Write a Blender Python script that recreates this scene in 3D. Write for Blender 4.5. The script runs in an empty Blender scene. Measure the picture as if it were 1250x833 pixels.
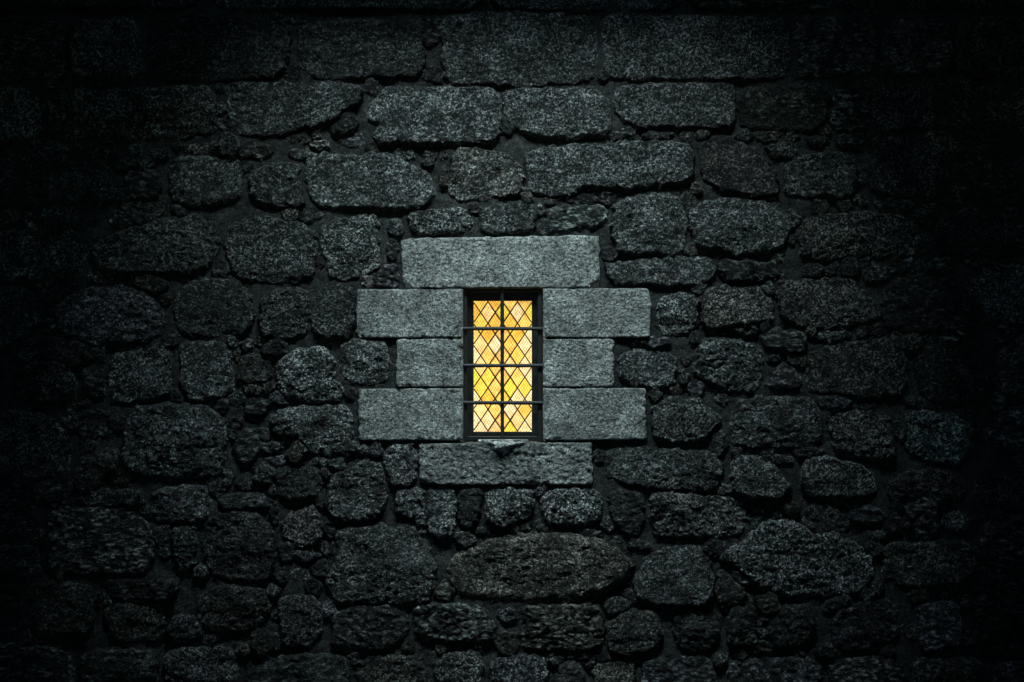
import bpy, math, random
import numpy as np
random.seed(7); rng = np.random.default_rng(11)
sc = bpy.context.scene
COL = sc.collection
S = 0.005                 # metres per photo pixel on the wall plane
CX, CY, ZC = 625.0, 416.5, 2.62
WX, WZ = 6.5, 6.4         # half width and height of the wall
def X(px): return (np.asarray(px, float) - CX) * S
def Z(py): return ZC - (np.asarray(py, float) - CY) * S

# ------------------------------------------------------------------ noise
_perm = rng.permutation(4096)
_ang = rng.random(4096) * 2 * np.pi
_gx, _gy = np.cos(_ang), np.sin(_ang)
_r1, _r2 = rng.random(4096), rng.random(4096)
def _h(i, j, s): return _perm[(_perm[(i + s * 57) & 4095] + j * 1) & 4095]
def pn(x, y, s=0):
    i = np.floor(x).astype(np.int64); j = np.floor(y).astype(np.int64)
    fx, fy = x - i, y - j
    u = fx * fx * fx * (fx * (fx * 6 - 15) + 10); v = fy * fy * fy * (fy * (fy * 6 - 15) + 10)
    def g(a, b):
        k = _h(i + a, j + b, s); return _gx[k] * (fx - a) + _gy[k] * (fy - b)
    a = g(0, 0) * (1 - u) + g(1, 0) * u; b = g(0, 1) * (1 - u) + g(1, 1) * u
    return (a * (1 - v) + b * v) * 1.5
def fbm(x, y, s=0, n=4, gain=.5):
    t = 0; a = 1.
    for k in range(n):
        t = t + a * pn(x, y, s + k * 7); x = x * 2.03 + 3.1; y = y * 2.03 + 1.7; a *= gain
    return t
def cell(x, y, s=0):
    i = np.floor(x).astype(np.int64); j = np.floor(y).astype(np.int64)
    best = np.full(x.shape, 9.)
    for a in (-1, 0, 1):
        for b in (-1, 0, 1):
            k = _h(i + a, j + b, s)
            d = (i + a + _r1[k] - x) ** 2 + (j + b + _r2[k] - y) ** 2
            best = np.minimum(best, d)
    return np.sqrt(best)

# ------------------------------------------------------------------ materials
def new_mat(name):
    m = bpy.data.materials.new(name); m.use_nodes = True
    nt = m.node_tree; b = nt.nodes['Principled BSDF']
    return m, nt, b
def N(nt, t, **kw):
    n = nt.nodes.new(t)
    for k, v in kw.items():
        if hasattr(n, k): setattr(n, k, v)
        else: n.inputs[k].default_value = v
    return n
def L(nt, a, b): nt.links.new(a, b)
def ramp(nt, fac, stops):
    r = nt.nodes.new('ShaderNodeValToRGB'); e = r.color_ramp.elements
    while len(e) < len(stops): e.new(.5)
    for q, (p, c) in zip(e, stops): q.position = p; q.color = (c[0], c[1], c[2], 1)
    L(nt, fac, r.inputs[0]); return r.outputs[0]
def mixc(nt, fac, a, b, mode='MIX'):
    m = nt.nodes.new('ShaderNodeMix'); m.data_type = 'RGBA'; m.blend_type = mode
    for s, v in ((m.inputs[0], fac), (m.inputs[6], a), (m.inputs[7], b)):
        if hasattr(v, 'is_output'): L(nt, v, s)
        else: s.default_value = v if not isinstance(v, tuple) else (*v, 1)
    return m.outputs[2]

def stone_mat(name, stops, crystal, grain, bump, patch, rough=.8, pits=0.0):
    m, nt, b = new_mat(name)
    geo = N(nt, 'ShaderNodeNewGeometry').outputs['Position']
    at = N(nt, 'ShaderNodeAttribute', attribute_name='tone')
    def grainset(vec, cs, gs, wv, wn, off):
        vor = N(nt, 'ShaderNodeTexVoronoi', Scale=cs); L(nt, vec, vor.inputs['Vector'])
        sep = N(nt, 'ShaderNodeSeparateColor'); L(nt, vor.outputs['Color'], sep.inputs[0])
        n1 = N(nt, 'ShaderNodeTexNoise', Scale=gs, Detail=6.0, Roughness=.72); L(nt, vec, n1.inputs['Vector'])
        m2 = N(nt, 'ShaderNodeMath', operation='MULTIPLY_ADD'); L(nt, n1.outputs[0], m2.inputs[0]); m2.inputs[1].default_value = wn; m2.inputs[2].default_value = off
        mm = N(nt, 'ShaderNodeMath', operation='MULTIPLY_ADD'); L(nt, sep.outputs[0], mm.inputs[0]); mm.inputs[1].default_value = wv
        L(nt, m2.outputs[0], mm.inputs[2])
        return mm.outputs[0], vor.outputs['Distance']
    fa, vd = grainset(geo, crystal, grain, .5, 1.7, -.60)
    mp = N(nt, 'ShaderNodeMapping'); mp.inputs['Scale'].default_value = (.55, 1, 1.15); mp.inputs['Rotation'].default_value = (0, .35, 0); L(nt, geo, mp.inputs['Vector'])
    fb, _ = grainset(mp.outputs[0], crystal * .62, grain * .45, .35, 2.1, -.72)
    mf = N(nt, 'ShaderNodeMix'); L(nt, at.outputs['Alpha'], mf.inputs[0]); L(nt, fa, mf.inputs[2]); L(nt, fb, mf.inputs[3])
    class _o: outputs = [mf.outputs[0]]
    mm = _o
    c = ramp(nt, mm.outputs[0], stops)
    n2 = N(nt, 'ShaderNodeTexNoise', Scale=6.5, Detail=5.0, Roughness=.62); L(nt, geo, n2.inputs['Vector'])
    pr = ramp(nt, n2.outputs[0], [(.38, (patch, patch, patch)), (.55, (.85, .85, .85)), (.68, (1.25, 1.25, 1.25))])
    c = mixc(nt, 1.0, c, pr, 'MULTIPLY')
    c = mixc(nt, 1.0, c, at.outputs['Color'], 'MULTIPLY')
    L(nt, c, b.inputs['Base Color'])
    b.inputs['Roughness'].default_value = rough
    b.inputs['Specular IOR Level'].default_value = .35
    nb = N(nt, 'ShaderNodeTexNoise', Scale=grain * 1.2, Detail=5.0, Roughness=.65); L(nt, geo, nb.inputs['Vector'])
    add = N(nt, 'ShaderNodeMath', operation='MULTIPLY_ADD'); L(nt, vd, add.inputs[0]); add.inputs[1].default_value = -.5
    L(nt, nb.outputs[0], add.inputs[2])
    bp = N(nt, 'ShaderNodeBump', Strength=1.0, Distance=bump); L(nt, add.outputs[0], bp.inputs['Height'])
    L(nt, bp.outputs[0], b.inputs['Normal'])
    return m
M_RUB = stone_mat('weathered_rubble_granite',
    [(.24, (.008, .009, .0095)), (.46, (.036, .039, .039)), (.61, (.16, .165, .162)), (.82, (.68, .68, .66))], 92, 100, .020, .34)
M_DRS = stone_mat('dressed_granite',
    [(.14, (.06, .063, .065)), (.38, (.27, .275, .275)), (.60, (.46, .46, .45)), (.88, (.80, .80, .78))], 88, 88, .013, .50)
M_MOR = stone_mat('lime_mortar',
    [(.1, (.014, .015, .015)), (.5, (.036, .037, .036)), (.9, (.10, .10, .096))], 120, 60, .008, .6, .9)

def metal_mat(name, col, rough):
    m, nt, b = new_mat(name)
    geo = N(nt, 'ShaderNodeNewGeometry').outputs['Position']
    n = N(nt, 'ShaderNodeTexNoise', Scale=90.0, Detail=5.0, Roughness=.7); L(nt, geo, n.inputs['Vector'])
    L(nt, ramp(nt, n.outputs[0], [(.35, tuple(v * .6 for v in col)), (.7, tuple(v * 1.35 for v in col))]), b.inputs['Base Color'])
    b.inputs['Roughness'].default_value = rough; b.inputs['Metallic'].default_value = .0
    bp = N(nt, 'ShaderNodeBump', Strength=.5, Distance=.003); L(nt, n.outputs[0], bp.inputs['Height']); L(nt, bp.outputs[0], b.inputs['Normal'])
    return m
M_IRON = metal_mat('painted_iron', (.024, .029, .032), .5)
M_FRAME = metal_mat('black_iron_frame', (.011, .013, .014), .55)
M_CASE = metal_mat('dark_casement_paint', (.016, .02, .02), .6)
M_LEAD = metal_mat('lead_came', (.02, .018, .015), .6)
M_WIRE = metal_mat('dull_wire', (.04, .045, .045), .6)

def glass_mat():
    m, nt, b = new_mat('coloured_cathedral_glass')
    at = N(nt, 'ShaderNodeAttribute', attribute_name='tone')
    geo = N(nt, 'ShaderNodeNewGeometry').outputs['Position']
    n = N(nt, 'ShaderNodeTexNoise', Scale=34.0, Detail=4.0); L(nt, geo, n.inputs['Vector'])
    f = ramp(nt, n.outputs[0], [(.32, (.70, .67, .58)), (.60, (1, 1, 1))])
    c = mixc(nt, 1.0, at.outputs['Color'], f, 'MULTIPLY')
    tr = N(nt, 'ShaderNodeBsdfTranslucent'); L(nt, c, tr.inputs[0])
    gl = N(nt, 'ShaderNodeBsdfGlossy', Roughness=.15)
    mx = N(nt, 'ShaderNodeMixShader'); mx.inputs[0].default_value = .04
    L(nt, tr.outputs[0], mx.inputs[1]); L(nt, gl.outputs[0], mx.inputs[2])
    L(nt, mx.outputs[0], nt.nodes['Material Output'].inputs[0])
    return m
M_GLASS = glass_mat()

# ------------------------------------------------------------------ mesh helpers
def link(name, me, parent=None, loc=(0, 0, 0)):
    o = bpy.data.objects.new(name, me); COL.objects.link(o); o.location = loc
    if parent is not None: o.parent = parent
    return o
def mesh_np(name, V, F, mat, tone=None, smooth=True):
    """V (n,3), F (m,4); tone (n,3)"""
    me = bpy.data.meshes.new(name)
    V = np.ascontiguousarray(V, np.float32); F = np.ascontiguousarray(F, np.int32)
    me.vertices.add(len(V)); me.vertices.foreach_set('co', V.ravel())
    me.loops.add(F.size); me.loops.foreach_set('vertex_index', F.ravel())
    me.polygons.add(len(F)); me.polygons.foreach_set('loop_start', np.arange(len(F), dtype=np.int32) * 4)
    me.update(calc_edges=True); me.validate()
    me.polygons.foreach_set('use_smooth', np.full(len(me.polygons), smooth))
    a = me.attributes.new('tone', 'FLOAT_COLOR', 'POINT')
    t = np.ones((len(V), 4), np.float32)
    if tone is not None: t[:, :tone.shape[1]] = tone
    else: t[:, 3] = 0
    a.data.foreach_set('color', t.ravel())
    me.materials.append(mat); me.update()
    return me
def grid_faces(keep):
    ny, nx = keep.shape
    idx = np.full(keep.shape, -1, np.int64); idx[keep] = np.arange(keep.sum())
    q = np.stack([idx[:-1, :-1], idx[:-1, 1:], idx[1:, 1:], idx[1:, :-1]], -1).reshape(-1, 4)
    return q[(q >= 0).all(1)]
def skirt(V, F, depth):
    """close the sides of a height field: boundary edges drawn straight back into the wall"""
    e = np.concatenate([F[:, [0, 1]], F[:, [1, 2]], F[:, [2, 3]], F[:, [3, 0]]])
    key = np.sort(e, 1); u, inv, cnt = np.unique(key, axis=0, return_inverse=True, return_counts=True)
    b = e[cnt[inv.ravel()] == 1]
    A, B = V[b[:, 0]], V[b[:, 1]]
    A2, B2 = A.copy(), B.copy(); A2[:, 1] = depth; B2[:, 1] = depth
    n = len(V); k = len(b); r = np.arange(k)
    V2 = np.concatenate([V, A, B, B2, A2])
    F2 = np.stack([n + r + k, n + r, n + r + 3 * k, n + r + 2 * k], 1)
    return V2, np.concatenate([F, F2])

def sdf(px, py, poly):
    """signed distance (px), positive inside"""
    P = np.asarray(poly, float); Q = np.roll(P, -1, 0)
    d = np.full(px.shape, 1e9); ins = np.zeros(px.shape, bool)
    for (ax, ay), (bx, by) in zip(P, Q):
        ex, ey = bx - ax, by - ay
        t = np.clip(((px - ax) * ex + (py - ay) * ey) / (ex * ex + ey * ey + 1e-12), 0, 1)
        d = np.minimum(d, (px - ax - t * ex) ** 2 + (py - ay - t * ey) ** 2)
        c = (ay > py) != (by > py)
        ins ^= c & (px < (bx - ax) * (py - ay) / (by - ay + 1e-12) + ax)
    d = np.sqrt(d); return np.where(ins, d, -d)
def chaikin(p, n=2, w=.2):
    P = np.asarray(p, float)
    for _ in range(n):
        Q = np.roll(P, -1, 0); P = np.stack([P * (1 - w) + Q * w, P * w + Q * (1 - w)], 1).reshape(-1, 2)
    return P
def area(P):
    Q = np.roll(P, -1, 0); return abs((P[:, 0] * Q[:, 1] - P[:, 1] * Q[:, 0]).sum()) / 2

# ------------------------------------------------------------------ the stones, outlines in photo pixels on the wall face
T = '''
-60,-80 100,-80 246,-78 250,8 100,9 -60,8 | 256,-80 420,-80 588,-78 590,10 420,9 256,10 | 598,-80 720,-80 832,-78 834,10 700,11 598,9
840,-80 960,-80 1078,-78 1080,11 950,10 840,10 | 1088,-80 1300,-80 1300,12 1088,11
178,24 240,20 318,21 350,36 352,70 340,92 262,98 182,97 | 363,30 400,24 480,24 513,26 518,80 505,93 385,94 365,80
541,20 625,17 712,18 727,35 728,90 715,98 625,104 545,100 539,60 | 738,20 760,17 900,22 960,24 965,70 958,93 850,96 745,94 737,60
972,22 1060,20 1072,60 1065,88 1000,92 975,92 | 1082,28 1160,22 1165,85 1085,92 | 1172,22 1290,20 1290,92 1172,92
85,28 165,22 170,95 90,97 | -60,20 75,22 80,95 -60,98
-60,108 42,108 47,170 -60,172 | 60,118 160,110 258,105 262,162 200,167 62,169
275,104 300,101 425,101 440,108 441,122 425,132 400,148 345,163 318,165 285,161 276,130
449,130 470,107 560,106 600,107 611,118 611,162 600,174 500,175 462,174 455,163 470,155 451,145
617,108 700,108 722,107 744,122 745,160 735,165 680,168 655,166 625,152 616,135
751,110 770,103 890,102 897,110 897,150 890,156 775,156 762,147 751,135
904,118 920,106 1000,105 1010,112 1008,150 990,158 905,156 | 1017,112 1058,108 1062,155 1018,157 | 1068,107 1140,104 1143,158 1070,158
1153,110 1230,106 1236,158 1150,158 | 1243,106 1310,106 1310,160 1243,160
72,215 100,205 128,212 138,240 125,252 90,252 70,240 | 150,212 190,206 196,238 160,243
206,205 215,196 230,192 285,193 294,210 290,240 268,247 225,252 207,245 | 305,210 330,200 362,199 365,230 368,252 345,251 322,252 308,240
374,188 395,186 410,191 440,190 460,186 478,188 500,202 515,208 526,222 528,240 520,252 495,254 465,252 400,253 383,247 374,228
555,185 580,183 608,184 632,198 638,215 636,232 622,238 590,242 562,246 548,232 552,208
641,190 660,180 740,176 820,172 842,178 847,195 845,215 830,222 790,227 760,229 710,226 700,236 665,238 648,232 644,210
853,174 890,168 925,182 948,208 950,236 930,239 885,232 858,214 | 957,205 972,190 1030,188 1047,198 1046,225 1035,240 990,240 961,236
937,176 970,174 972,188 948,194 | 1062,205 1078,168 1118,170 1140,188 1150,210 1145,238 1110,243 1065,233
1160,185 1200,180 1240,200 1245,235 1190,242 1160,235 | 1252,185 1310,185 1310,242 1256,242 | -60,190 15,185 20,245 -60,250 | 26,200 60,204 62,246 28,250
497,268 505,259 545,256 565,255 577,268 574,280 555,284 515,285 502,280 | 586,258 600,252 630,247 652,252 653,275 645,283 600,284 588,280
666,258 680,252 738,252 740,268 730,278 705,275 690,282 675,278 | 748,255 770,240 810,236 830,244 838,270 838,300 825,309 790,309 755,308 748,285
843,255 870,245 905,242 945,247 960,262 963,285 955,303 935,306 905,311 875,304 850,300 845,280
974,280 985,267 1035,261 1080,261 1110,268 1133,285 1132,305 1105,312 1050,311 1000,318 978,312 | 1142,275 1175,256 1240,258 1310,262 1310,310 1150,312
275,290 290,270 320,266 360,272 385,282 386,305 382,335 360,345 320,345 290,338 276,315
392,280 410,268 440,264 460,265 461,300 464,325 450,334 420,342 402,338 398,315 388,300
112,300 140,285 200,268 240,263 262,272 268,300 255,325 225,333 160,333 118,328 | -60,290 40,280 95,285 104,310 95,335 40,340 -60,338
740,322 800,318 860,314 872,325 870,340 845,345 815,350 790,345 755,344 742,335 | 879,320 905,318 945,322 954,330 950,340 925,342 890,343 880,335
385,360 400,350 425,349 431,360 431,400 425,411 395,412 380,400 | 318,365 335,353 370,353 376,370 374,405 350,415 318,410
210,365 225,348 260,340 290,345 305,362 308,395 298,408 255,411 215,405 | 65,375 95,355 150,348 185,360 202,385 198,405 175,418 110,420 72,405
-60,350 30,352 50,375 45,400 10,422 -60,418
804,370 815,360 845,359 852,370 851,400 840,407 812,410 803,400 | 856,362 870,351 925,351 940,365 946,390 930,390 890,397 862,402 857,380
950,355 970,343 1030,340 1050,345 1068,370 1074,388 1050,393 1010,400 975,395 955,388 | 1078,365 1090,346 1110,338 1160,342 1185,360 1190,390 1175,400 1110,406 1080,395
1200,330 1230,322 1310,325 1310,395 1215,395 1200,370
757,435 765,430 815,432 826,440 822,468 812,473 775,471 758,460 | 850,430 862,413 900,416 928,425 933,440 930,470 915,479 890,477 860,465 848,455
931,408 945,402 980,405 985,420 980,430 935,425 | 937,470 955,445 970,450 978,465 975,474 940,474
985,460 988,435 1010,425 1040,418 1060,418 1085,415 1102,425 1108,450 1105,480 1065,484 1020,480 990,478
1118,440 1128,424 1145,422 1160,430 1190,418 1200,425 1210,450 1205,485 1165,492 1135,488 1122,465 | 1220,430 1260,405 1310,410 1310,490 1225,482
415,425 425,416 470,417 474,440 473,460 462,470 430,470 416,460 | 337,455 342,440 365,427 395,425 408,440 405,465 420,478 415,488 385,491 355,485 338,475
287,455 297,432 328,437 330,455 322,467 300,468 288,462 | 218,425 225,418 272,420 280,430 283,475 270,485 230,489 222,470
132,435 165,428 195,421 206,435 207,478 195,485 150,492 132,490 | 100,455 115,446 125,448 124,485 110,488 102,470 | 15,475 30,445 60,442 85,450 92,480 88,490 40,490 18,487
150,545 152,520 165,497 200,494 250,498 272,512 275,530 270,560 268,580 235,585 200,582 158,575 148,560
-60,510 20,502 60,512 80,525 86,555 80,580 30,582 -60,578 | 290,535 298,525 312,526 315,545 310,562 295,566 286,550
330,510 345,500 400,496 425,500 430,525 428,540 447,545 450,553 430,556 400,557 378,550 365,535 335,530
797,495 820,485 850,487 868,500 880,515 868,530 845,540 815,540 800,535 797,515 | 893,515 900,490 940,486 990,488 1000,500 1003,530 995,545 920,546 895,540
1015,515 1025,505 1060,503 1085,510 1092,535 1090,560 1060,560 1040,553 1018,548 | 1110,502 1140,505 1170,508 1185,520 1180,550 1172,566 1135,562 1110,550
1205,535 1215,510 1245,498 1310,500 1310,552 1220,547
468,560 475,545 500,542 507,555 508,585 498,594 480,592 470,578 | 740,553 755,548 830,550 870,555 882,570 880,590 865,600 800,595 760,590 741,580
893,570 905,558 930,560 950,575 965,592 955,605 920,608 898,600 | 978,590 982,565 1005,558 1045,568 1068,580 1073,598 1060,606 990,605
1085,595 1105,578 1140,573 1175,580 1180,600 1170,609 1090,610 | 1190,585 1230,580 1310,582 1310,620 1195,618
336,585 345,572 385,573 392,590 388,605 365,612 340,606 | 400,600 405,580 425,575 445,562 465,570 470,595 470,620 455,632 420,636 402,625
483,602 490,597 515,598 518,615 516,627 500,631 484,626 | 523,600 535,597 553,598 555,625 553,650 540,656 525,652 522,620
561,600 585,597 588,610 580,640 570,645 560,640 | 593,605 605,599 650,600 651,618 645,632 610,644 594,635
661,610 675,598 725,598 733,608 732,635 715,640 690,642 665,635 | 744,605 755,597 785,605 786,630 780,652 770,655 748,632
796,605 815,603 860,605 900,610 911,622 908,650 890,656 840,656 800,655 797,635 | 185,605 195,597 250,596 254,615 250,635 190,637 184,620
-60,605 30,600 42,630 35,655 -60,657 | 92,603 140,598 172,602 176,616 95,618 | 265,608 300,603 330,608 330,620 270,619
60,625 110,621 165,626 180,645 185,680 175,698 110,700 62,695 56,660 | 210,645 238,644 236,695 220,700 212,680
248,640 270,626 310,626 330,645 336,680 330,705 290,710 255,700 245,670 | 342,640 355,628 385,620 393,640 393,658 370,668 350,662
412,645 470,643 518,645 520,660 527,680 530,715 520,737 450,738 410,736 395,715 408,690
550,690 560,675 600,660 640,652 685,652 725,658 755,672 774,690 765,708 740,722 700,735 640,737 580,733 555,720 547,705
780,700 790,680 820,670 855,667 866,685 872,710 865,735 840,738 800,738 776,725 775,712 | 878,700 885,698 912,725 905,737 880,743 874,725
880,680 895,670 940,636 975,640 995,655 1030,652 1050,670 1068,680 1065,705 1050,725 1000,728 960,725 930,718 915,705 900,692
1108,618 1125,610 1142,612 1145,640 1140,657 1115,657 1107,640 | 1080,670 1110,664 1180,660 1190,690 1170,712 1110,718 1082,705 | 1200,640 1250,632 1310,634 1310,692 1205,690
405,755 420,744 480,742 498,755 497,775 475,792 430,795 405,788 | 507,742 540,738 590,745 605,765 602,782 560,783 507,780
637,745 650,741 730,740 736,755 734,785 720,792 650,793 636,788 | 741,762 755,751 790,746 803,755 810,778 790,795 760,800 742,793
822,755 845,747 875,748 878,780 865,795 830,793 | 890,750 900,743 922,741 924,785 910,789 891,786 | 940,765 950,745 990,737 995,760 985,785 945,795
1015,760 1030,745 1060,738 1090,735 1100,765 1090,785 1050,795 1020,790 | 1120,740 1170,735 1175,790 1125,795 | 1190,735 1240,705 1310,708 1310,800 1195,795
245,725 270,717 320,720 330,745 310,768 260,772 240,755 | 125,745 160,735 195,745 205,765 190,785 140,782 | 30,715 108,712 112,770 40,775
-60,670 45,668 45,702 -60,705 | -60,714 20,715 24,775 -60,778 | 340,730 385,728 392,770 380,790 345,785
435,812 450,803 510,803 520,820 515,866 440,866 | 532,815 545,800 580,798 588,815 586,866 535,866 | 600,807 640,801 666,806 666,866 600,866
680,815 700,808 712,820 715,866 680,866 | 725,815 760,808 774,812 774,866 725,866 | 785,808 870,803 880,866 785,866 | 890,808 1000,803 1005,866 890,866
1015,808 1100,805 1105,866 1015,866 | 1115,807 1200,805 1205,866 1115,866 | 1215,810 1310,808 1310,866 1215,866
300,802 424,802 424,866 300,866 | 200,795 285,790 290,866 205,866 | 100,795 190,797 192,866 100,866 | -60,790 85,790 88,866 -60,866
'''
ELL = '''364,169,14,6 390,177,10,6 430,172,15,7 316,184,14,9 362,187,10,7 245,180,20,7 300,187,9,6 195,188,12,6 136,188,10,5 108,190,10,5 163,184,8,5 92,203,9,5
766,160,8,5 803,165,17,5 858,163,9,6 1000,172,13,6 1040,171,17,7 193,252,8,8 143,262,7,6 541,188,4,6 541,216,4,11 522,199,6,3 482,277,9,10 478,304,6,13 712,243,20,5
660,257,4,6 851,231,6,5 378,262,13,7 390,319,4,8 1053,244,9,5 1092,250,23,6 1140,247,13,6 1070,334,17,9 1112,325,4,8 1150,323,14,7 992,330,14,6 914,403,14,5 795,418,22,4
838,441,6,7 835,461,4,9 945,437,6,5 1017,409,19,8 308,477,11,6 290,488,10,8 312,496,14,10 300,421,8,5 132,562,13,12 105,545,10,9 125,527,6,6 110,506,20,5 322,530,5,6 287,516,9,6
326,547,15,5 335,562,13,6 883,488,6,7 1018,492,22,7 1060,496,10,4 955,562,13,4 390,565,11,4 277,585,5,9 298,592,12,7 334,628,4,11 373,680,15,7 365,702,10,8 568,660,12,8 587,650,7,4
720,652,13,4 748,660,11,6 780,666,13,6 1003,626,18,9 1060,629,21,9 966,622,11,7 930,622,9,7 1074,656,7,6 1073,718,6,9 1168,638,15,11 618,752,10,8 752,740,14,9 670,246,6,4'''
stones = []
for ln in T.strip().splitlines():
    for s in ln.split('|'):
        stones.append(dict(raw=np.array([tuple(map(float, q.split(','))) for q in s.split()])))
def blob(cx, cy, rx, ry, n=9):
    a0 = random.random() * 6.28
    return np.array([(cx + rx * (random.uniform(.82, 1.08)) * math.cos(a0 + i * 6.283 / n), cy + ry * (random.uniform(.82, 1.08)) * math.sin(a0 + i * 6.283 / n)) for i in range(n)])
for q in ELL.split():
    cx, cy, rx, ry = map(float, q.split(',')); stones.append(dict(raw=blob(cx, cy, rx * 1.1, ry * 1.1)))
# courses that carry the wall on beyond the photograph's edges
def course(x0, x1, y0, y1):
    x = x0
    while x < x1 - 20:
        w = random.uniform(70, 190) * (1 if y1 - y0 > 60 else .7)
        xe = min(x + w, x1)
        if x1 - xe < 50: xe = x1
        j = lambda: random.uniform(-4, 4)
        stones.append(dict(raw=np.array([(x + 5 + j(), y0 + 5 + j()), ((x + xe) / 2, y0 + 4 + j()), (xe - 5 + j(), y0 + 5 + j()), (xe - 4, (y0 + y1) / 2), (xe - 5 + j(), y1 - 5 + j()), ((x + xe) / 2, y1 - 4 + j()), (x + 5 + j(), y1 - 5 + j()), (x + 4, (y0 + y1) / 2)]), out=True))
        x = xe
xl, xr = CX - WX / S, CX + WX / S
def rows(a, b):
    y = a
    while y < b:
        h = random.uniform(58, 100)
        if b - y - h < 50: h = b - y
        yield y, y + h; y += h
for y0, y1 in rows(CY - (WZ - ZC) / S, -84): course(xl, xr, y0, y1)
for y0, y1 in rows(870, CY + ZC / S): course(xl, xr, y0, y1)
for y0, y1 in rows(-84, 870): course(xl, -64, y0, y1); course(1314, xr, y0, y1)

DRESSED = [  # name, corners (tl, tr, br, bl)
    ('lintel', (489, 291), (732, 287), (732, 351.3), (492, 352)),
    ('jamb_block', (435.5, 353.5), (565, 353), (565, 412.4), (435, 412.6)),
    ('jamb_block', (484, 414), (565, 413.5), (565, 472.8), (484.5, 472.8)),
    ('jamb_block', (437, 475), (565, 474), (565, 538), (438, 538)),
    ('jamb_block', (663, 352.5), (793, 352), (794, 412.3), (663, 412.5)),
    ('jamb_block', (663, 413.5), (749, 413.5), (750, 472.8), (663, 472.8)),
    ('jamb_block', (663, 474), (788.5, 474), (789, 537), (663, 538)),
    ('sill', (511, 542), (723, 540.5), (724, 592), (512, 592))]

# chinking: small stones packed into the wider joints
gx, gy = np.meshgrid(np.arange(-60, 1312, 2.), np.arange(-20, 862, 2.))
D = np.full(gx.shape, 60.)
def carve(P):
    x0, y0 = P.min(0) - 40; x1, y1 = P.max(0) + 40
    i0 = max(int((x0 + 60) / 2), 0); i1 = min(int((x1 + 60) / 2) + 1, gx.shape[1]); j0 = max(int((y0 + 20) / 2), 0); j1 = min(int((y1 + 20) / 2) + 1, gx.shape[0])
    if i1 <= i0 or j1 <= j0: return
    sl = (slice(j0, j1), slice(i0, i1)); D[sl] = np.minimum(D[sl], -sdf(gx[sl], gy[sl], P))
for s in stones: carve(s['raw'])
for d in DRESSED: carve(np.array(d[1:], float))
carve(np.array([(560, 350), (668, 350), (668, 542), (560, 542)], float))
D[:, :2] = np.minimum(D[:, :2], 3); D[:, -2:] = np.minimum(D[:, -2:], 3); D[:2] = np.minimum(D[:2], 3); D[-2:] = np.minimum(D[-2:], 3)
for _ in range(900):
    k = np.argmax(D); d = D.flat[k]
    if d < 7.4: break
    cx, cy = gx.flat[k], gy.flat[k]
    if random.random() < .55: 
        m = (gx - cx) ** 2 + (gy - cy) ** 2 < (d * .9) ** 2; D[m] = np.minimum(D[m], 2.); continue
    best = None; t = np.linspace(0, 6.283, 24)
    for rx in (3.2, 2.6, 2.1, 1.7, 1.3, 1.0):
        for an in (0, .25, -.25, 1.57, .6, -.6):
            ex = cx + d * (rx * np.cos(t) * np.cos(an) - .86 * np.sin(t) * np.sin(an)); ey = cy + d * (rx * np.cos(t) * np.sin(an) + .86 * np.sin(t) * np.cos(an))
            ii = np.clip(((ex + 60) / 2).astype(int), 0, gx.shape[1] - 1); jj = np.clip(((ey + 20) / 2).astype(int), 0, gx.shape[0] - 1)
            if D[jj, ii].min() > .6: best = (rx, an); break
        if best: break
    rx, an = best or (.85, 0)
    P = np.array([(cx + d * 1.0 * random.uniform(.85, 1.06) * (rx * math.cos(a) * math.cos(an) - .95 * math.sin(a) * math.sin(an)),
                   cy + d * 1.0 * random.uniform(.85, 1.06) * (rx * math.cos(a) * math.sin(an) + .95 * math.sin(a) * math.cos(an))) for a in np.cumsum([random.uniform(.6, 1.25) for _ in range(6)]) + random.random() * 6])
    carve(P); D[D > 0][:1]
    stones.append(dict(raw=P, chip=True))

# ------------------------------------------------------------------ build stones
HM = -0.040                               # mean mortar level behind the dressed face
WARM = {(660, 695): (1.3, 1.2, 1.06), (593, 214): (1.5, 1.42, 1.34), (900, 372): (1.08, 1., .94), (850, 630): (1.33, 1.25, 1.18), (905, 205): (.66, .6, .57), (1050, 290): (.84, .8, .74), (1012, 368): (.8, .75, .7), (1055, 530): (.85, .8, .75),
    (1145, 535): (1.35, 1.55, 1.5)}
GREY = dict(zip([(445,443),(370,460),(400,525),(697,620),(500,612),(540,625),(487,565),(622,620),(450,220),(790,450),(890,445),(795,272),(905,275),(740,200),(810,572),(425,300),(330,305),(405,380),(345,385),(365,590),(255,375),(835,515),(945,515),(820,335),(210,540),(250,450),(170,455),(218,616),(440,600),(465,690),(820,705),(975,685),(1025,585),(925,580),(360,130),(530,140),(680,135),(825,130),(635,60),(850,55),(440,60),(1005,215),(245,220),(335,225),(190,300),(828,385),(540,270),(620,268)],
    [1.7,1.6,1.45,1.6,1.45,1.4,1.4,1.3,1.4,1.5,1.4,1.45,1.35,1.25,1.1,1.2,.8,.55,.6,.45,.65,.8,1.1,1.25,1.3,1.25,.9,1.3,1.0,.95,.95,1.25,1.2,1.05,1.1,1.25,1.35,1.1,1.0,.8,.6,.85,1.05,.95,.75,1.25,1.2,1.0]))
for q, v in GREY.items(): WARM[q] = (v, v, v)
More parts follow.
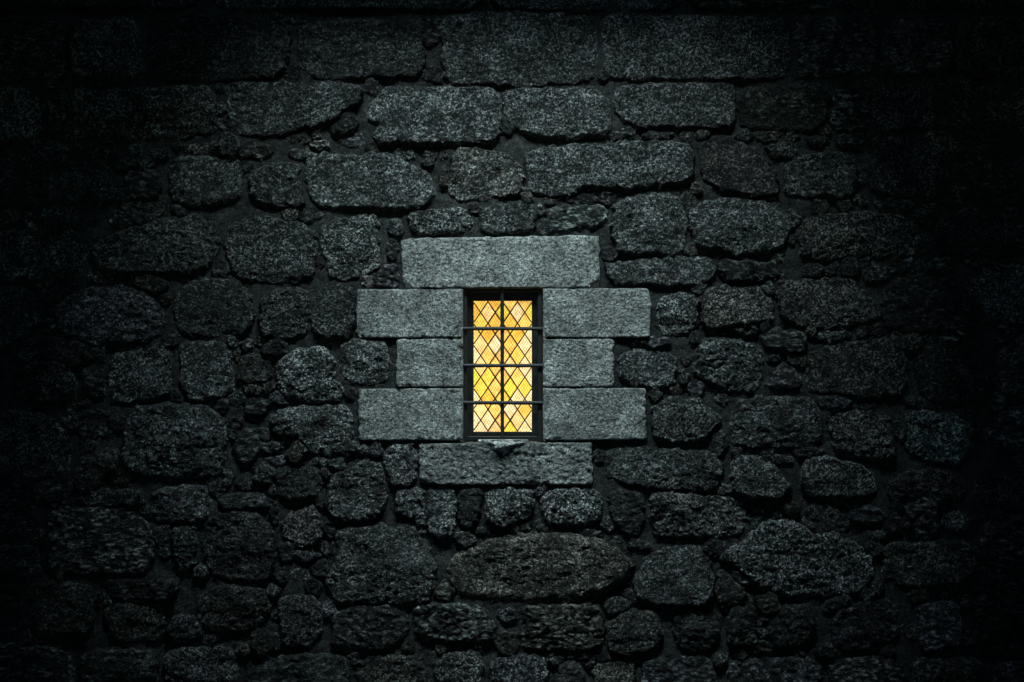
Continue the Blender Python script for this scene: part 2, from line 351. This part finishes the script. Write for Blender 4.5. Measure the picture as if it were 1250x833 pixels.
def build_stone(s, seed):
    P = chaikin(s['raw'], 2, .125); ar = area(P); out = s.get('out', False)
    h = .0065 if not out else .016
    x0, y0 = P.min(0) - 5; x1, y1 = P.max(0) + 5
    st = h / S
    gx, gy = np.meshgrid(np.arange(x0, x1 + st, st), np.arange(y0, y1 + st, st))
    x, z = gx * S, gy * S
    ox = seed * 3.71; oz = seed * 1.93
    # rough outline: warp the lookup
    w1 = fbm(x * 15 + ox, z * 15 + oz, 1, 5, .62) * 2.7; w2 = fbm(x * 15 + ox + 40, z * 15 + oz, 2, 5, .62) * 2.7
    d = sdf(gx + w1, gy + w2, P) * S + (.0135 if not out else 0.)
    d = np.minimum(d, 9)
    rin = max(d.max(), .01)
    small = rin < .06
    r = min(random.uniform(.012, .028), rin * .8); rg = random.uniform(.45, 1.25); gr_ = random.choice((0., 0., .25, .6, 1.))
    lens = s['raw'].shape[0] >= 12 and abs(s['raw'][:, 0].mean() - 660) < 20 and abs(s['raw'][:, 1].mean() - 695) < 20
    if lens: rg = .42; r = .06; gr_ = .3
    top = random.uniform(-.012, .016) if not small else random.uniform(-.028, -.004)
    tx, tz = random.gauss(0, .035), random.gauss(.0, .05)
    cx, cz = (x0 + x1) / 2 * S, (y0 + y1) / 2 * S
    e = np.clip(d / r, 0, 1)
    prof = np.power(1 - np.power(1 - e, 2.2), .65)
    face = top + tx * (x - cx) - tz * (z - cz)
    if not small:
        pl = None
        for _ in range(5):
            q = random.uniform(0, .022) + random.gauss(0, .075) * (x - cx) + random.gauss(0, .095) * (z - cz) + fbm(x * 7 + ox, z * 7 + oz, 60, 2) * .004
            pl = q if pl is None else np.minimum(pl, q)
        pl = pl - pl[d > 0].mean()
        face = np.maximum(face + np.clip(pl, -.028, .02) * (.35 if lens else 1.), HM + .018)
    big = fbm(x * 5.5 + ox, z * 7 + oz, 5, 4, .5) * min(.011, rin * .10)
    lam = fbm(x * 9 + ox, z * 30 + oz + x * 4, 12, 3, .5) * .0045 * random.uniform(.2, 1.3)
    med = fbm(x * 26 + ox, z * 30 + oz, 9, 3, .55) * .0065
    nub = (.55 - cell(x * 44 + ox, z * 52 + oz, 3)) * .0085
    nub2 = (.55 - cell(x * 85 + ox, z * 95 + oz, 4)) * .0045 if not out else 0
    H = HM - .012 + (face - HM + .012) * prof + (big + med * rg + nub * rg + nub2 * rg + lam * (1.2 if lens else 1.)) * (.35 + .65 * e)
    H = np.where(d < 0, HM - .012 + d * 1.6 , H)
    keep = d > -.012
    V = np.stack([X(gx), -H, Z(gy)], -1)[keep]; F = grid_faces(keep)
    if len(F) < 6: return None
    V, F = skirt(V, F, .12)
    c = P.mean(0)
    tone = np.array([1., 1., 1.]) * random.choice((.45, .55, .7, .8, .95)) * np.array([random.uniform(.93, 1.14), 1, random.uniform(.86, 1.1)])
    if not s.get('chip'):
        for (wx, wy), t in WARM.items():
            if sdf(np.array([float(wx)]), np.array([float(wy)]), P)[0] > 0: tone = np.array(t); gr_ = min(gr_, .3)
    else: tone *= .8
    return V, F, np.tile(np.append(tone, gr_), (len(V), 1)), c
wall = link('stone_wall', None); wall.empty_display_size = .3
wall['label'] = 'dark rubble stone wall with pale dressed granite blocks framing the lit window'
wall['category'] = 'wall'; wall['kind'] = 'thing'
def vis_area(s):
    P = np.clip(s['raw'], [0, 0], [1250, 833]); a = area(P)
    c = P.mean(0); return a if not s.get('out') else 0
order = sorted(range(len(stones)), key=lambda i: -vis_area(stones[i]))
rest = []
for rank, i in enumerate(order):
    b = build_stone(stones[i], i)
    if b is None: continue
    V, F, t, c = b
    if rank < 100 and vis_area(stones[i]) > 0:
        loc = np.array([X(c[0]), 0., Z(c[1])])
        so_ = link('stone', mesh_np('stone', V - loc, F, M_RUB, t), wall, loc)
        if sdf(np.array([660.]), np.array([695.]), stones[i]['raw'])[0] > 0: so_['label'] = 'long brownish lens-shaped stone below the window'
    else: rest.append((V, F, t))
n = 0; VV, FF, TT = [], [], []
for V, F, t in rest: VV.append(V); FF.append(F + n); TT.append(t); n += len(V)
o = link('rubble_infill', mesh_np('rubble_infill', np.concatenate(VV), np.concatenate(FF), M_RUB, np.concatenate(TT)), wall)
o['kind'] = 'stuff'

# dressed blocks: tooled faces, worn arrises
for k, (name, tl, tr, br, bl) in enumerate(DRESSED):
    w = (tr[0] - tl[0]) * S; hgt = (bl[1] - tl[1]) * S
    nx, nz = int(w / .0055), int(hgt / .0055)
    u, v = np.meshgrid(np.linspace(0, 1, nx), np.linspace(0, 1, nz))
    px = (tl[0] * (1 - u) + tr[0] * u) * (1 - v) + (bl[0] * (1 - u) + br[0] * u) * v
    py = (tl[1] * (1 - u) + tr[1] * u) * (1 - v) + (bl[1] * (1 - u) + br[1] * u) * v
    lx, rx_, tz_, bz = u * w, (1 - u) * w, v * hgt, (1 - v) * hgt
    x, z = px * S, py * S
    op_l = abs(tl[0] - 663) < 3; op_r = abs(tr[0] - 565) < 3        # the side at the opening stays straight
    wob = lambda q, s: fbm(q * 16 + k * 5.3, q * 0 + s, s, 4, .6)
    edge = np.minimum(np.minimum(lx, rx_), np.minimum(tz_, bz))
    f = np.exp(-edge / .02)
    sx = fbm(x * 0 + k * 3.3, z * 18, 21, 4) * 1.7 * (0 if (op_l) else 1) * np.exp(-lx / .03) + fbm(x * 0 + k * 9.1, z * 18, 22, 4) * 1.7 * (0 if op_r else 1) * np.exp(-rx_ / .03)
    sz = fbm(x * 14, z * 0 + k * 2.7, 23, 4) * 1.1 * np.exp(-tz_ / .03) + fbm(x * 14, z * 0 + k * 4.9, 24, 4) * .7 * np.exp(-bz / .03)
    if name != 'lintel': sz = sz * .6
    # rounded-off corners on the outer ends
    cl = .16 if name in ('lintel',) else .07
    cor = np.zeros_like(u)
    for a, b_, on in ((lx, tz_, not op_l), (lx, bz, not op_l), (rx_, tz_, not op_r), (rx_, bz, not op_r)):
        if on: cor = np.maximum(cor, np.clip(1 - (a + b_) / (.02 if name != 'lintel' else .07), 0, 1))
    er = .0042
    ee = np.clip(edge / er, 0, 1)
    H = random.uniform(-.004, .004) + .0 * u
    H = H - .010 * (1 - np.sqrt(np.clip(1 - (1 - ee) ** 2, 0, 1))) - cor * .05
    chips = np.clip(fbm(x * 11 + k, z * 11, 31, 3) - .26, 0, 1) * np.exp(-edge / .018) * .05
    H = H - chips
    H = H + fbm(x * 4, z * 5, 33, 3) * .006 + fbm(x * 27 + z * 9, z * 31 - x * 8, 35, 3, .6) * .0030 + (.5 - cell(x * 50 + .2 * z * 50, z * 54, 6)) * .0052 * (.3 + .7 * ee)
    if name == 'sill':
        lump = np.clip(.034 * (1 - (py - 539.5) / (16 + 3 * pn(px / 9, py / 9, 71)) - np.abs(px - 615 + 4 * pn(py / 6, py * 0, 74)) / (21 + 6 * pn(px / 7, py / 5, 73))), 0, .06)
        H = H - np.clip(fbm(x*9, z*20, 41, 3), 0, 1) * .016 * np.exp(-tz_ / .08)
        H = H + fbm(x * 30, z * 34, 43, 3, .6) * .006
    nf = H.size
    V = np.stack([X(px + sx), -H, Z(py + sz)], -1).reshape(-1, 3)
    F = grid_faces(np.ones(u.shape, bool)); V, F = skirt(V, F, .34)
    c = np.array([V[:, 0].mean(), 0, V[:, 2].mean()])
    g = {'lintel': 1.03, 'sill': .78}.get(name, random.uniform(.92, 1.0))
    if k in (2, 5): g = 1.04
    g *= 1.07
    tn = np.tile([g, g, g * .99, 0.], (len(V), 1))
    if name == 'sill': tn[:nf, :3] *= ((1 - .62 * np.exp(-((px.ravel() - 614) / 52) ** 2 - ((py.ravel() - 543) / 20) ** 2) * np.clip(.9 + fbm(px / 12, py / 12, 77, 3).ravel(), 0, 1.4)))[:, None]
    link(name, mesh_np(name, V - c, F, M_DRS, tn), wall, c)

# rough lump of mortar where the grille's upright is bedded into the sill
u, v = np.meshgrid(np.arange(584, 645, .8), np.arange(537, 562, .8))
Hl = .075 * (1 - (v - 541.5) / 14 - np.abs(u - 614.5 + 4 * pn(v / 5, v * 0, 74) + 3 * pn(u / 6, v / 4, 75)) / 22) * np.clip((v - 539.3) / 3, 0, 1) + fbm(u / 9, v / 9, 81, 3) * .012 + (.5 - cell(u / 4, v / 4, 82)) * .006
Hl = np.minimum(Hl, .045 + fbm(u / 7, v / 7, 83, 2) * .006)
keep = Hl > -.012
V = np.stack([X(u), -Hl, Z(v)], -1)[keep]; F = grid_faces(keep); V, F = skirt(V, F, .03)
c = np.array([float(X(614)), 0, float(Z(545))])
o = link('mortar_lump', mesh_np('mortar_lump', V - c, F, M_DRS, np.tile([2., 2., 1.95, .2], (len(V), 1))), wall, c)
o['label'] = 'small rough lump of mortar under the foot of the grille'

# mortar bed: one recessed rough sheet with the window opening left out, and the wall's thickness behind it
st = .012
gx, gz = np.meshgrid(np.arange(-WX, WX + st, st), np.arange(0, WZ + st, st))
px, py = gx / S + CX, CY - (gz - ZC) / S
H = HM + fbm(gx * 4, gz * 4, 51, 4) * .014 + fbm(gx * 22, gz * 22, 53, 3, .6) * .007
keep = ~((px > 569) & (px < 659) & (py > 357) & (py < 536))
hole = (px > 563) & (px < 665) & (py > 350) & (py < 543)
H = np.where(hole, -.34, H)
keep &= ~((px > 563) & (px < 665) & (py > 350) & (py < 543))
V = np.stack([gx, -H, gz], -1)[keep]; F = grid_faces(keep); V, F = skirt(V, F, .8)
link('mortar_bed', mesh_np('mortar_bed', V, F, M_MOR, None), wall)

# ------------------------------------------------------------------ boxes and tubes
class MB:
    def __init__(s): s.v = []; s.f = []; s.n = 0
    def box(s, x0, x1, y0, y1, z0, z1, b=.002):
        # bevelled box: two chamfered rings front and back
        import itertools
        def ring(y, i): return [(x0 + i, y, z0 + i), (x1 - i, y, z0 + i), (x1 - i, y, z1 - i), (x0 + i, y, z1 - i)]
        rings = [ring(y0, b), ring(y0 + b, 0), ring(y1 - b, 0), ring(y1, b)]
        n = s.n
        for r in rings: s.v += r
        s.f.append((n + 3, n + 2, n + 1, n)); s.f.append((n + 12, n + 13, n + 14, n + 15))
        for q in range(3):
            for i in range(4):
                j = (i + 1) % 4; s.f.append((n + q * 4 + i, n + q * 4 + j, n + q * 4 + 4 + j, n + q * 4 + 4 + i))
        s.n += 16
    def bar(s, a, b, r, seg=8, wob=0., flat=1.):
        a, b = np.array(a, float), np.array(b, float); d = b - a; ln = np.linalg.norm(d); d /= ln
        up = np.array([0, 1., 0]); side = np.cross(d, up); side /= np.linalg.norm(side)
        m = 1 if wob == 0 else max(2, int(ln / .03)); n = s.n
        for i in range(m + 1):
            c = a + d * ln * i / m
            rr = r * (1 + (random.uniform(-wob, wob)))
            for q in range(seg):
                t = 6.2832 * (q + .5) / seg
                s.v.append(tuple(c + side * rr * math.cos(t) + up * rr * flat * math.sin(t)))
        for i in range(m):
            for q in range(seg):
                p = (q + 1) % seg; s.f.append((n + i * seg + q, n + i * seg + p, n + (i + 1) * seg + p, n + (i + 1) * seg + q))
        s.n += seg * (m + 1)
    def poly(s, pts):
        n = s.n; s.v += [tuple(p) for p in pts]; s.f.append(tuple(range(n, n + len(pts)))); s.n += len(pts)
    def build(s, name, mat, parent=None, loc=(0, 0, 0), smooth=False, tones=None):
        me = bpy.data.meshes.new(name); l = np.array(loc)
        me.from_pydata([tuple(np.array(v) - l) for v in s.v], [], s.f); me.update()
        me.polygons.foreach_set('use_smooth', [smooth] * len(me.polygons))
        if tones is not None:
            a = me.attributes.new('tone', 'FLOAT_COLOR', 'POINT'); a.data.foreach_set('color', np.array(tones, np.float32).ravel())
        me.materials.append(mat); return link(name, me, parent)
def PX(p): return float(X(p))
def PZ(p): return float(Z(p))

# ------------------------------------------------------------------ leaded window
WL = (PX(614), .17, PZ(540))
win = link('leaded_window', None, None, WL)
win['label'] = 'glowing amber window of diamond leaded panes set deep between the pale granite jambs'; win['category'] = 'window'; win['kind'] = 'thing'
def sub(mb, name, mat, root, loc, **k):
    return mb.build(name, mat, root, loc, **k)
GX0, GX1, GY0, GY1 = 577.3, 649.6, 366.8, 529.3
fr = MB()
o0, o1, p0, p1 = 564, 664, 351, 541.5
fr.box(PX(o0), PX(GX0), .165, .225, PZ(p1), PZ(p0), .004); fr.box(PX(GX1), PX(o1), .165, .225, PZ(p1), PZ(p0), .004)
fr.box(PX(GX0) - .001, PX(GX1) + .001, .1655, .224, PZ(GY0), PZ(p0), .004); fr.box(PX(GX0) - .001, PX(GX1) + .001, .1655, .224, PZ(p1), PZ(GY1), .004)
sub(fr, 'window_frame', M_CASE, win, WL)
mu = MB(); mu.box(PX(611.8), PX(614.6), .168, .215, PZ(GY1) + .0005, PZ(GY0) - .0005, .003)
sub(mu, 'mullion', M_CASE, win, WL)
# diamond panes
def clip(poly, ax, val, sgn):
    out = []
    for i in range(len(poly)):
        a, b = poly[i - 1], poly[i]
        ia, ib = sgn * (a[ax] - val) >= 0, sgn * (b[ax] - val) >= 0
        if ia != ib:
            t = (val - a[ax]) / (b[ax] - a[ax]); out.append((a[0] + (b[0] - a[0]) * t, a[1] + (b[1] - a[1]) * t))
        if ib: out.append(b)
    return out
PAL = [(.96, .53, .09), (.96, .66, .34), (.95, .60, .15), (.93, .65, .12), (.97, .75, .52), (.97, .77, .58), (.80, .66, .10), (.96, .60, .19)]
WT = [4, 5, 4, 3, 4, 3, 1.6, 4]
cells = []
for i in range(-2, 6):
    for j in range(-2, 8):
        cells.append((595.1 + 18.35 * i, 380.9 + 26.85 * j)); cells.append((585.9 + 18.35 * i, 394.33 + 26.85 * j))
gl = MB(); tones = []
for cx, cy in cells:
    col = random.choices(PAL, WT)[0]; f = random.uniform(.86, 1.0)
    for (a, b) in ((GX0 - 1, 612.5), (613.9, GX1 + 1)):
        P = [(cx - 9.2, cy), (cx, cy - 13.45), (cx + 9.2, cy), (cx, cy + 13.45)]
        for ax, val, sg in ((0, a, 1), (0, b, -1), (1, GY0 - 1, 1), (1, GY1 + 1, -1)):
            P = clip(P, ax, val, sg)
            if len(P) < 3: break
        if len(P) >= 3:
            gl.poly([(PX(q[0]), .19, PZ(q[1])) for q in P]); tones += [(col[0] * f, col[1] * f, col[2] * f, 1)] * len(P)
sub(gl, 'diamond_glazing', M_GLASS, win, WL, tones=tones)
ca = MB()
sl = 26.85 / 18.35
for sg in (1, -1):
    for k in range(-16, 17):
        # line: y = 380.9 + sg*sl*(x-585.9) + k*26.85
        for (a, b) in ((GX0, 612.3), (614.1, GX1)):
            pts = []
            xa, xb = a, b
            ya, yb = 380.9 + sg * sl * (xa - 585.9) + k * 26.85, 380.9 + sg * sl * (xb - 585.9) + k * 26.85
            t0, t1 = 0., 1.
            for lo, sgn in ((GY0, 1), (GY1, -1)):
                f0, f1 = sgn * (ya - lo), sgn * (yb - lo)
                if f0 < 0 and f1 < 0: t0, t1 = 1, 0; break
                if f0 < 0: t0 = max(t0, f0 / (f0 - f1))
                if f1 < 0: t1 = min(t1, f0 / (f0 - f1))
            if t1 - t0 > .02:
                A = (xa + (xb - xa) * t0, ya + (yb - ya) * t0); B = (xa + (xb - xa) * t1, ya + (yb - ya) * t1)
                dy = .187 if sg > 0 else .1862
                ca.bar((PX(A[0]), dy, PZ(A[1])), (PX(B[0]), dy, PZ(B[1])), .0048, 6, 0, .7)
sub(ca, 'lead_lattice', M_LEAD, win, WL)

# ------------------------------------------------------------------ iron grille with a wire guard
GL = (PX(613.5), .04, PZ(540))
gr = link('iron_grille', None, None, GL)
gr['label'] = 'dark iron bar grille with fine wire mesh fixed in front of the glowing window'; gr['category'] = 'grille'
f = MB()
ya, yb = .045, .075
f.box(PX(565.6), PX(570.2), ya, yb, PZ(539.6), PZ(352.8), .003); f.box(PX(656.2), PX(662.4), ya, yb, PZ(539.6), PZ(352.8), .003)
f.box(PX(570.3), PX(656.1), ya + .001, yb - .001, PZ(538.6), PZ(533.6), .003); f.box(PX(570.3), PX(656.1), ya + .001, yb - .001, PZ(357.0), PZ(352.8), .003)
sub(f, 'grille_frame', M_FRAME, gr, GL)
for y in (401.2, 446.6, 492.0):
    b = MB(); b.bar((PX(563), .032, PZ(y)), (PX(665), .032, PZ(y + random.uniform(-.4, .4))), .0122, 8, .08); sub(b, 'horizontal_bar', M_IRON, gr, GL, smooth=True)
b = MB(); b.bar((PX(613.2), .047, PZ(545)), (PX(613), .047, PZ(351)), .0122, 8, .05); sub(b, 'vertical_bar', M_IRON, gr, GL, smooth=True)
w = MB()
wx0, wx1, wz0, wz1 = PX(570), PX(657), PZ(535), PZ(355)
pit = .0145; th = math.radians(57)
for sg in (1, -1):
    dx, dz = math.cos(th), sg * math.sin(th)
    nx_, nz_ = -dz, dx
    cs = [(x - wx0) * nx_ + (z - wz0) * nz_ for x in (wx0, wx1) for z in (wz0, wz1)]
    c = min(cs) + pit / 2
    while c < max(cs):
        # param line: point p0 = (wx0,wz0)+n*c, dir d; clip
        p0x, p0z = wx0 + nx_ * c, wz0 + nz_ * c
        t0, t1 = -9, 9
        for p, d_, lo, hi in ((p0x, dx, wx0, wx1), (p0z, dz, wz0, wz1)):
            a_, b_ = (lo - p) / d_, (hi - p) / d_
            t0 = max(t0, min(a_, b_)); t1 = min(t1, max(a_, b_))
        if t1 - t0 > .004:
            yy = .088 + .0006 * sg
            w.bar((p0x + dx * t0, yy, p0z + dz * t0), (p0x + dx * t1, yy, p0z + dz * t1), .0013, 4)
        c += pit
sub(w, 'wire_mesh', M_WIRE, gr, GL)

# ------------------------------------------------------------------ the room behind and the added light-shaping enclosure in front
def struct(name, mb, mat):
    o = mb.build(name, mat); o['kind'] = 'structure'; return o
g = MB(); g.poly([(-120, -120, 0), (120, -120, 0), (120, 120, 0), (-120, 120, 0)])
struct('ground', g, M_MOR)
# small lit chamber behind the window
ch = MB(); a0, a1, b0, b1, c0, c1 = -1.6, 1.6, .801, 3.2, .9, 4.4
ch.poly([(a0, b0, c0), (a1, b0, c0), (a1, b1, c0), (a0, b1, c0)]); ch.poly([(a0, b0, c1), (a1, b0, c1), (a1, b1, c1), (a0, b1, c1)])
ch.poly([(a0, b0, c0), (a0, b1, c0), (a0, b1, c1), (a0, b0, c1)]); ch.poly([(a1, b0, c0), (a1, b1, c0), (a1, b1, c1), (a1, b0, c1)])
ch.poly([(a0, b1, c0), (a1, b1, c0), (a1, b1, c1), (a0, b1, c1)])
struct('chamber_shell', ch, M_MOR)
# added unseen roof: its opening pools the sun; added walls shut out other light
ELEV = math.radians(57)
ZR = WZ
HYC = -(ZR - (ZC - .0)) / math.tan(ELEV); HW, HD = 1.35, .31; HX = -.06
rf = MB()
for (x0, x1, y0, y1) in ((-WX - .4, HX - HW, -12, .6), (HX + HW, WX + .4, -12, .6), (HX - HW, HX + HW, HYC + HD, .6), (HX - HW, HX + HW, -12, HYC - HD)):
    rf.box(x0, x1, y0, y1, ZR + .002, ZR + .16, .001)
struct('light_blocker_roof', rf, M_MOR)
def light_blocker_wall(boxes, lab):  # unseen walls, added to hold stray light off the stonework
    m = MB()
    for bx_ in boxes: m.box(*bx_, .001)
    o = m.build('light_blocker_wall', M_MOR); o['label'] = lab; o['category'] = 'wall'; o['kind'] = 'structure'
light_blocker_wall([(-WX - .4, -WX - .002, -12, .6, 0, ZR)], 'plain dark wall added at the left to block light')
light_blocker_wall([(WX + .002, WX + .4, -12, .6, 0, ZR)], 'plain dark wall added at the right to block light')
# added far wall; its upper opening lets in a faint sky fill
light_blocker_wall([(-WX - .4, -1.1, -12.4, -12.002, 0, ZR), (1.1, WX + .4, -12.4, -12.002, 0, ZR), (-1.102, 1.102, -12.398, -12.004, 4.9, ZR), (-1.102, 1.102, -12.398, -12.004, 0, 3.6)], 'plain dark wall added behind the camera, with an upper opening for fill light')

# ------------------------------------------------------------------ light
lamp = bpy.data.lights.new('room_lamp', 'POINT'); lamp.energy = 11.6; lamp.color = (1, .91, .66); lamp.shadow_soft_size = .12
lo = bpy.data.objects.new('room_lamp', lamp); COL.objects.link(lo); lo.location = (PX(611), 1.4, PZ(480))
sun = bpy.data.lights.new('daylight', 'SUN'); sun.energy = 1.5; sun.angle = math.radians(36); sun.color = (.755, .97, .985)
so = bpy.data.objects.new('daylight', sun); COL.objects.link(so)
so.rotation_euler = (math.radians(90) - ELEV, 0, 0)     # light travels towards +y and down
w = bpy.data.worlds.new('World'); sc.world = w; w.use_nodes = True
nt = w.node_tree; bg = nt.nodes['Background']
sky = nt.nodes.new('ShaderNodeTexSky'); sky.sky_type = 'NISHITA'; sky.sun_disc = False
sky.sun_elevation = ELEV; sky.sun_rotation = math.radians(180)
nt.links.new(mixc(nt, 1.0, sky.outputs[0], (.62, 1.0, .98), 'MULTIPLY'), bg.inputs[0]); bg.inputs[1].default_value = .06

cam = bpy.data.cameras.new('camera'); co = bpy.data.objects.new('camera', cam); COL.objects.link(co)
co.location = (0, -9.0, ZC); co.rotation_euler = (math.radians(90), 0, 0)
cam.sensor_width = 36; cam.lens = 36 * 9.0 / 6.25; cam.clip_end = 500
sc.camera = co
vs = sc.view_settings; vs.view_transform = 'Standard'; vs.look = 'None'; vs.exposure = 3.55; vs.gamma = 1
